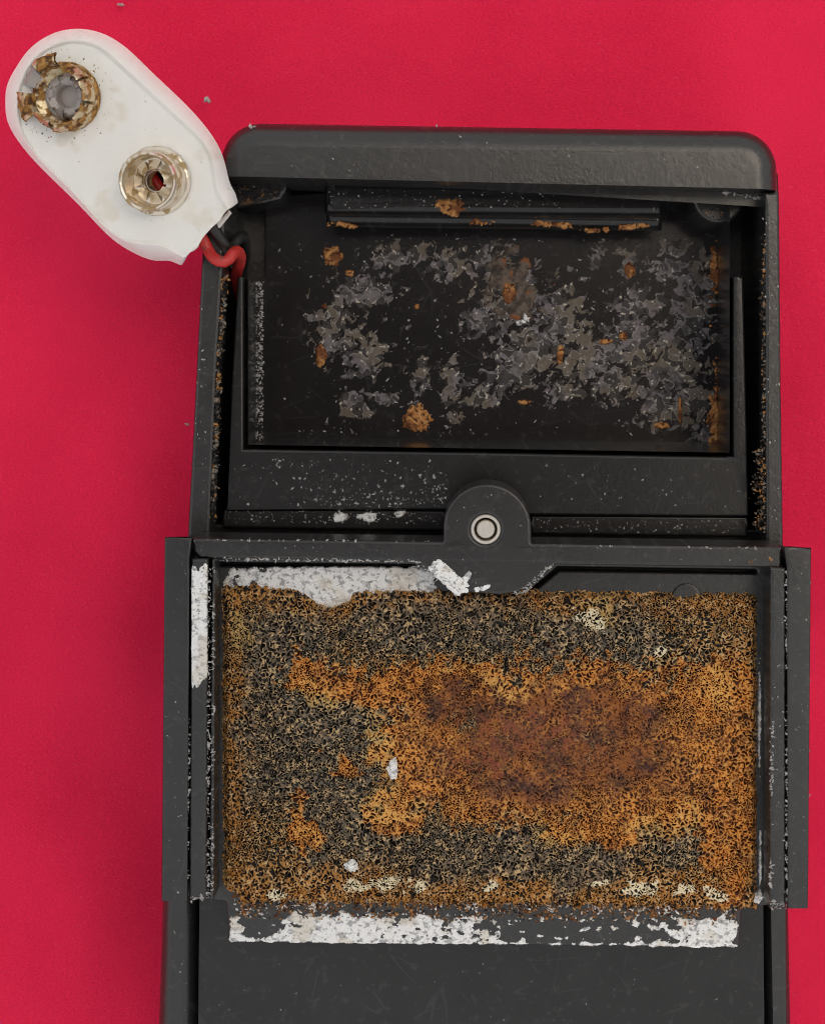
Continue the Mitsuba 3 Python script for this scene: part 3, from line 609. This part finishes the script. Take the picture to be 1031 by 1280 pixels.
# chipped pale edges
chips = np.vstack([along([(984, 712), (984, 1130)], 300, 32, 1.5, .42), along([(965, 900), (963, 1130)], 120, 33, 1.2, .5), along([(262, 710), (260, 1120)], 190, 34, 1.2, .36), along([(267, 710), (265, 1120)], 130, 35, .9, .4),
                   along([(236.5, 900), (234, 1120)], 70, 36, .8, .42), along([(1013, 700), (1009, 1120)], 16, 37, .5), along([(965, 1132), (985, 1130)], 40, 38, 3), along([(238, 1124), (258, 1122)], 26, 39, 2)])
obj('edge_chips', flakes(chips, ZF - .25, 0.6, 2.3, .15, 40, 2.0), 'pale_speck', False, C, kind='stuff')
chips2 = np.vstack([along([(262, 699), (520, 702), (545, 722)], 190, 41, 1.0, .3), along([(690, 706), (672, 722), (655, 740), (640, 744)], 90, 42, 1.6, .3), along([(243, 675), (550, 677)], 30, 43, .6, .4), along([(665, 682), (975, 686)], 26, 44, .8, .4)])
obj('edge_chips', flakes(chips2, ZB - .05, 0.6, 2.2, .14, 45, 2.0), 'pale_speck', False, C, kind='stuff')
dust = np.vstack([in_poly(P((208, 680), (234, 680), (232, 1120), (204, 1120)), 26, 46), in_poly(P((988, 690), (1010, 690), (1008, 1130), (988, 1130)), 34, 47), in_poly(P((965, 715), (980, 715), (980, 1130), (965, 1130)), 24, 48)])
obj('cover_specks', flakes(dust, ZF, .5, 1.5, .08, 49, 1.6), 'pale_speck', False, C, kind='stuff')
dust2 = np.vstack([in_poly(bar.difference(hole.buffer(4)), 46, 50)])
obj('cover_specks', flakes(dust2, ZB, .5, 1.3, .07, 51, 1.6), 'pale_speck', False, C, kind='stuff')
obj('rust_crumb', flakes([(939, 703), (964, 700), (962, 698)], ZB, 2, 4, .25, 52), 'orange_rust', False, C)

# ------------------------------------------------------------------ the battery connector
B = 'battery_connector'
labels[B] = {'label': 'cream white battery snap connector with two corroded metal snaps, beside the end cap', 'category': 'battery connector'}
zc, ga, gb = 28.0, 0.10, 0.07
xc, yc = at(150, 180, zc)[:2]
def tilt(px, py, off):
    A, Bq = (np.asarray(px, float) - CX) * K, -(np.asarray(py, float) - CY) * K
    off = np.asarray(off, float)
    t = (H - zc - off + ga * xc + gb * yc) / (1 + ga * A + gb * Bq)
    return np.stack([A * t, Bq * t, H - t], -1)
outer = np.array([(6.6, 129), (9, 106), (20, 84), (34, 64), (55, 47), (79, 37.5), (109, 36.5), (132, 43), (155, 57), (185, 85), (231, 129), (260, 162), (277, 191), (285, 219), (290, 234), (298, 253), (284, 263), (259, 291), (234, 320), (227, 332), (218, 328), (198, 326), (171, 318),
                  (142, 300), (109, 267), (76, 234), (43, 201), (20, 172), (9, 150)], float)
inner = np.array([(25, 129), (27, 112), (33, 92), (45, 75), (66, 60), (96, 54), (122, 61), (142, 77), (185, 117), (231, 159), (257, 188), (265, 215), (267, 231), (274, 251), (283.5, 262.5), (258.5, 290.5), (233.5, 319.5), (228, 318), (211, 306), (198, 302), (158, 299), (139, 289), (109, 258), (86, 233),
                  (58, 206), (35, 176), (26, 152)], float)
def spline_closed(q, n, corners):
    """smooth closed outline with sharp corners kept"""
    L = np.r_[0, np.cumsum(np.linalg.norm(np.diff(np.vstack([q, q[:1]]), axis=0), axis=1))]
    ts = np.linspace(0, L[-1], n, endpoint=False)
    from scipy.interpolate import PchipInterpolator, CubicSpline
    qq = np.vstack([q, q[:1]])
    lin = np.c_[np.interp(ts, L, qq[:, 0]), np.interp(ts, L, qq[:, 1])]
    cs = CubicSpline(L, qq, bc_type='periodic')(ts)
    d = np.min(np.linalg.norm(cs[:, None] - np.asarray(corners)[None], axis=2), axis=1)
    w = sst(2, 16, d)[:, None]
    return lin * (1 - w) + cs * w
N = 260
Oq = spline_closed(outer, N, [(298, 253), (284, 263), (259, 291), (234, 320), (227, 332)])
Ip = Polygon(spline_closed(inner, 400, [(283.5, 262.5), (258.5, 290.5), (233.5, 319.5)]))
Ib = Ip.exterior
Iq = np.array([Ib.interpolate(Ib.project(Point(*p))).coords[0] for p in Oq])
gap = np.linalg.norm(Oq - Iq, axis=1)
deep = sst(1.5, 12, gap)
rings = []
for t, off in [(0, -4.2), (0.03, -3.0), (.10, -1.9), (.25, -1.0), (.45, -.38), (.65, .06), (.80, .26), (.92, .16), (1, -.08), (1.12, -.12)]:
    q = Oq + (Iq - Oq) * min(t, 1)
    if t > 1: q = Iq + (Iq - Oq) / np.maximum(gap, 1)[:, None] * 1.5 * deep[:, None]
    o_ = off if off > -1.2 else off * (.35 + .65 * deep)
    rings.append(tilt(q[:, 0], q[:, 1], o_))
V = np.vstack(rings); F = []
for l in range(len(rings) - 1):
    i = np.arange(N); j = (i + 1) % N
    F += [np.c_[l * N + i, (l + 1) * N + j, l * N + j], np.c_[l * N + i, (l + 1) * N + i, (l + 1) * N + j]]
b0 = (len(rings) - 1) * N
HB = np.array([(196 + 13 * math.cos(t), 226 + 13 * math.sin(t)) for t in np.linspace(0, 2 * math.pi, 32, endpoint=False)])
hv = tilt(HB[:, 0], HB[:, 1], -.12); V = np.vstack([V, hv])
import mapbox_earcut as ec
idx = np.r_[np.arange(b0, b0 + N), np.arange(len(V) - 32, len(V))]
t = idx[ec.triangulate_float64(V[idx][:, :2].copy(), np.array([N, N + 32], np.uint32)).reshape(-1, 3)]
pp = V[t]; ar = cross2(pp); t[ar < 0] = t[ar < 0][:, ::-1]
F.append(t)
obj('cover_shell', (V, np.vstack(F)), 'white_vinyl', 40, B)
nrm = np.array([-ga, -gb, 1.0]); nrm /= np.linalg.norm(nrm)
nrm2 = np.array([-.17, -.10, 1.0]); nrm2 /= np.linalg.norm(nrm2)
def frame(px, py, ax):
    o = tilt(px, py, -.05); e1 = np.cross([0, 1, 0], ax); e1 /= np.linalg.norm(e1)
    return (o, e1, np.cross(ax, e1), ax)
ub = 0.0868
# lower right: the plain ring snap
fb = frame(196, 226, nrm2)
st = obj('ring_snap', lathe([(43 * ub, -.1), (43 * ub, .22), (41 * ub, .36), (38.5 * ub, .40), (37.5 * ub, .8), (36.5 * ub, 1.1), (37.6 * ub, 2.3), (37.2 * ub, 2.85), (35.5 * ub, 3.1), (33 * ub, 3.08), (31 * ub, 2.8), (31 * ub, 1.2), (28 * ub, .5), (15 * ub, .3), (13 * ub, -.3), (12.5 * ub, -1.6)],
                         fb, 64, wob=.012, seed=3), 'nickel_metal', 50, B, label='round ring shaped snap with a dark hole')
def petals(fr, n, r0, r1, h0, h1, half, mat, parent, name, jig=0.0, seed=0):
    g = np.random.default_rng(seed)
    for k in range(n):
        a = k * 2 * math.pi / n + g.normal() * jig; w = half * (1 + g.normal() * jig)
        hh_ = h1 + g.normal() * jig
        prof = [(r0, h0), (r0 - (r0 - r1) * .5, h0 + (hh_ - h0) * .15 + .25), (r1, hh_), (r1, hh_ - .2), (r0 - (r0 - r1) * .5, h0 + .05), (r0, h0 - .15)]
        obj(name, lathe(prof, fr, 8, a - w, a + w), mat, 40, parent)
petals(fb, 8, 27 * ub, 14 * ub, .55, 1.25, .30, 'nickel_metal', st, 'petal', .06, 2)
# upper left: the crown snap, petals bent open and rusty
fa = frame(84, 121, nrm2)
cs_ = obj('crown_snap', lathe([(43 * ub, -.1), (43.5 * ub, .3), (42 * ub, .8), (38 * ub, 1.0), (33 * ub, .62), (27 * ub, .4)], fa, 56, wob=.02, seed=5), 'gold_metal', 50, B, label='rusty crown shaped snap with broken splayed petals')
obj('core', lathe([(27 * ub, .3), (25 * ub, 1.0), (20 * ub, 1.4), (15.5 * ub, 1.3), (13.5 * ub, .9), (12.5 * ub, .06), (.01, .03)], (fa[0] + fa[1] * .45 * 1.0, fa[1], fa[2], fa[3]), 40, wob=.03, seed=6), 'dull_metal', 50, B + '__crown_snap')
for k in range(9):
    a = k * 2 * math.pi / 9 + .1
    obj('core_leaf', lathe([(14.5 * ub, 1.25), (18 * ub, 1.55 + .2 * math.sin(k * 2.3)), (23 * ub, 1.5), (27 * ub, 1.1), (29 * ub, .6)], (fa[0] + fa[1] * .45, fa[1], fa[2], fa[3]), 6, a - .22 - .06 * math.sin(k * 3.1), a + .24 + .05 * math.cos(k * 1.7), wob=.07, seed=k), 'dull_metal', 50, cs_)
# angle (deg, anticlockwise from right as seen), half width, profile kind
for ang, half, kind, mat in [(10, 20, 'up', 'gold_metal'), (52, 17, 'up', 'gold_metal'), (-35, 20, 'up', 'gold_metal'), (-78, 24, 'mid', 'gold_metal'), (-122, 12, 'up', 'gold_metal'),
                             (192, 19, 'out', 'gold_metal'), (112, 18, 'out2', 'gold_metal'), (150, 13, 'dull', 'dull_metal'), (222, 9, 'up', 'gold_metal')]:
    pr = {'up': [(41, .6), (41.5, 1.7), (38, 2.7), (33, 3.0), (31.5, 2.8), (35.5, 2.3), (37.5, 1.5), (37, .6)],
          'mid': [(40, .6), (43, 1.5), (44, 2.3), (39, 2.9), (33, 2.5), (33.5, 2.2), (39, 2.3), (40, 1.4), (37, .6)],
          'out': [(36, .7), (39, 1.6), (44, 2.0), (56, 1.7), (60, 1.1), (59, .9), (55, 1.35), (44, 1.6), (41, 1.2), (39, .6)],
          'out2': [(36, .7), (38, 2.0), (43, 2.6), (50, 2.5), (54, 1.9), (53, 1.6), (49, 2.1), (43, 2.2), (40, 1.6), (39, .6)],
          'dull': [(35, .9), (44, 1.1), (56, .6), (58, .2), (55, .3), (44, .7), (36, .5)]}[kind]
    a, h_ = math.radians(ang), math.radians(half)
    obj('petal', lathe([(r * ub, h) for r, h in pr], fa, 9, a - h_, a + h_, wob=.05, seed=int(ang + 300)), mat, 45, cs_)
# soot and crumbs round the snaps
cr = np.vstack([in_poly(Point(84, 121).buffer(62).difference(Point(84, 121).buffer(42)), 60, 60, lambda x, y: .2 + .8 * gs(x, y, 95, 165, 36, 14) + .8 * gs(x, y, 120, 90, 16, 16)), in_poly(Ip.buffer(-8), 9, 61)])
zz = tilt(cr[:, 0], cr[:, 1], -.06)[:, 2]
obj('soot_specks', flakes(cr, zz, .4, 1.5, .06, 62), 'grit', False, B, kind='stuff')
# wires
def w3(pts): return np.array([at(x, y, z) for x, y, z in pts])
obj('red_wire', tube(w3([(186, 216, 25.0), (212, 248, 25.0), (238, 276, 25.2), (250, 293, 25.2), (260, 312, 25), (273, 326, 25.8), (282, 327, 25.8), (288, 321, 25.4), (295, 314, 24), (300, 319, 22), (298, 333, 19), (294, 346, 16), (291, 365, 12), (290, 400, 8)]), .64), 'red_insulation', True, B)
obj('black_wire', tube(w3([(252, 268, 25.6), (266, 284, 25.2), (276, 299, 24.4), (284, 312, 23.6), (289, 310, 20), (299, 297, 19), (306, 300, 16), (306, 320, 11), (300, 350, 8)]), .62), 'black_insulation', True, B)
bk = np.array(Ip.buffer(-1).exterior.coords)[::3]; bk = tilt(bk[:, 0], bk[:, 1], -4.0)
obj('backing', (np.vstack([bk, bk.mean(0)]), np.array([[i, (i + 1) % len(bk), len(bk)] for i in range(len(bk))])), 'black_insulation', False, B)
tail = slab(P((286, 262), (289, 266), (272, 287), (266, 285)), 25.4, 24.8, .1, 1)
obj('shell_tail', tail, 'white_vinyl', False, B)

# ------------------------------------------------------------------ the phone held over the scene, mirrored dark in the glossy plastic
def plate_at(x0, y0, x1, y1, r, z0, z1):
    m = trimesh.creation.extrude_polygon(box(x0 + r, y0 + r, x1 - r, y1 - r).buffer(r, quad_segs=8), z1 - z0); m.apply_translation([0, 0, z0]); return m
Hn = 'smartphone'
labels[Hn] = {'label': 'dark smartphone held flat above the device to take the picture', 'category': 'phone'}
obj('body', plate_at(-84, -42, 78, 36, 9, H + 3.5, H + 11.5), 'black_rubber', 30, Hn)
obj('camera_island', plate_at(-14, -26, 14, 17, 6, H + 2.4, H + 3.5).difference(trimesh.creation.cylinder(5, 9, sections=32, transform=trimesh.transformations.translation_matrix([0, 0, H + 3]))) , 'black_rubber', 30, Hn)

# ------------------------------------------------------------------ crumbs of lint on the cloth
for k, (px, py, r, lab) in enumerate([(257, 124, 6, 'small pale lint crumb on the red cloth between connector and end cap'), (150, 5, 4, 'tiny pale lint crumb on the cloth at the top edge, above the connector'), (233, 530, 3, 'tiny grey lint crumb on the cloth close to the left side rail')]):
    obj('lint_crumb', flakes([(px, py), (px + r * .6, py + r * .2)], 0.6, r * .7, r, .5, 70 + k, 1.8), 'pale_speck', False, None, lab, 'lint')
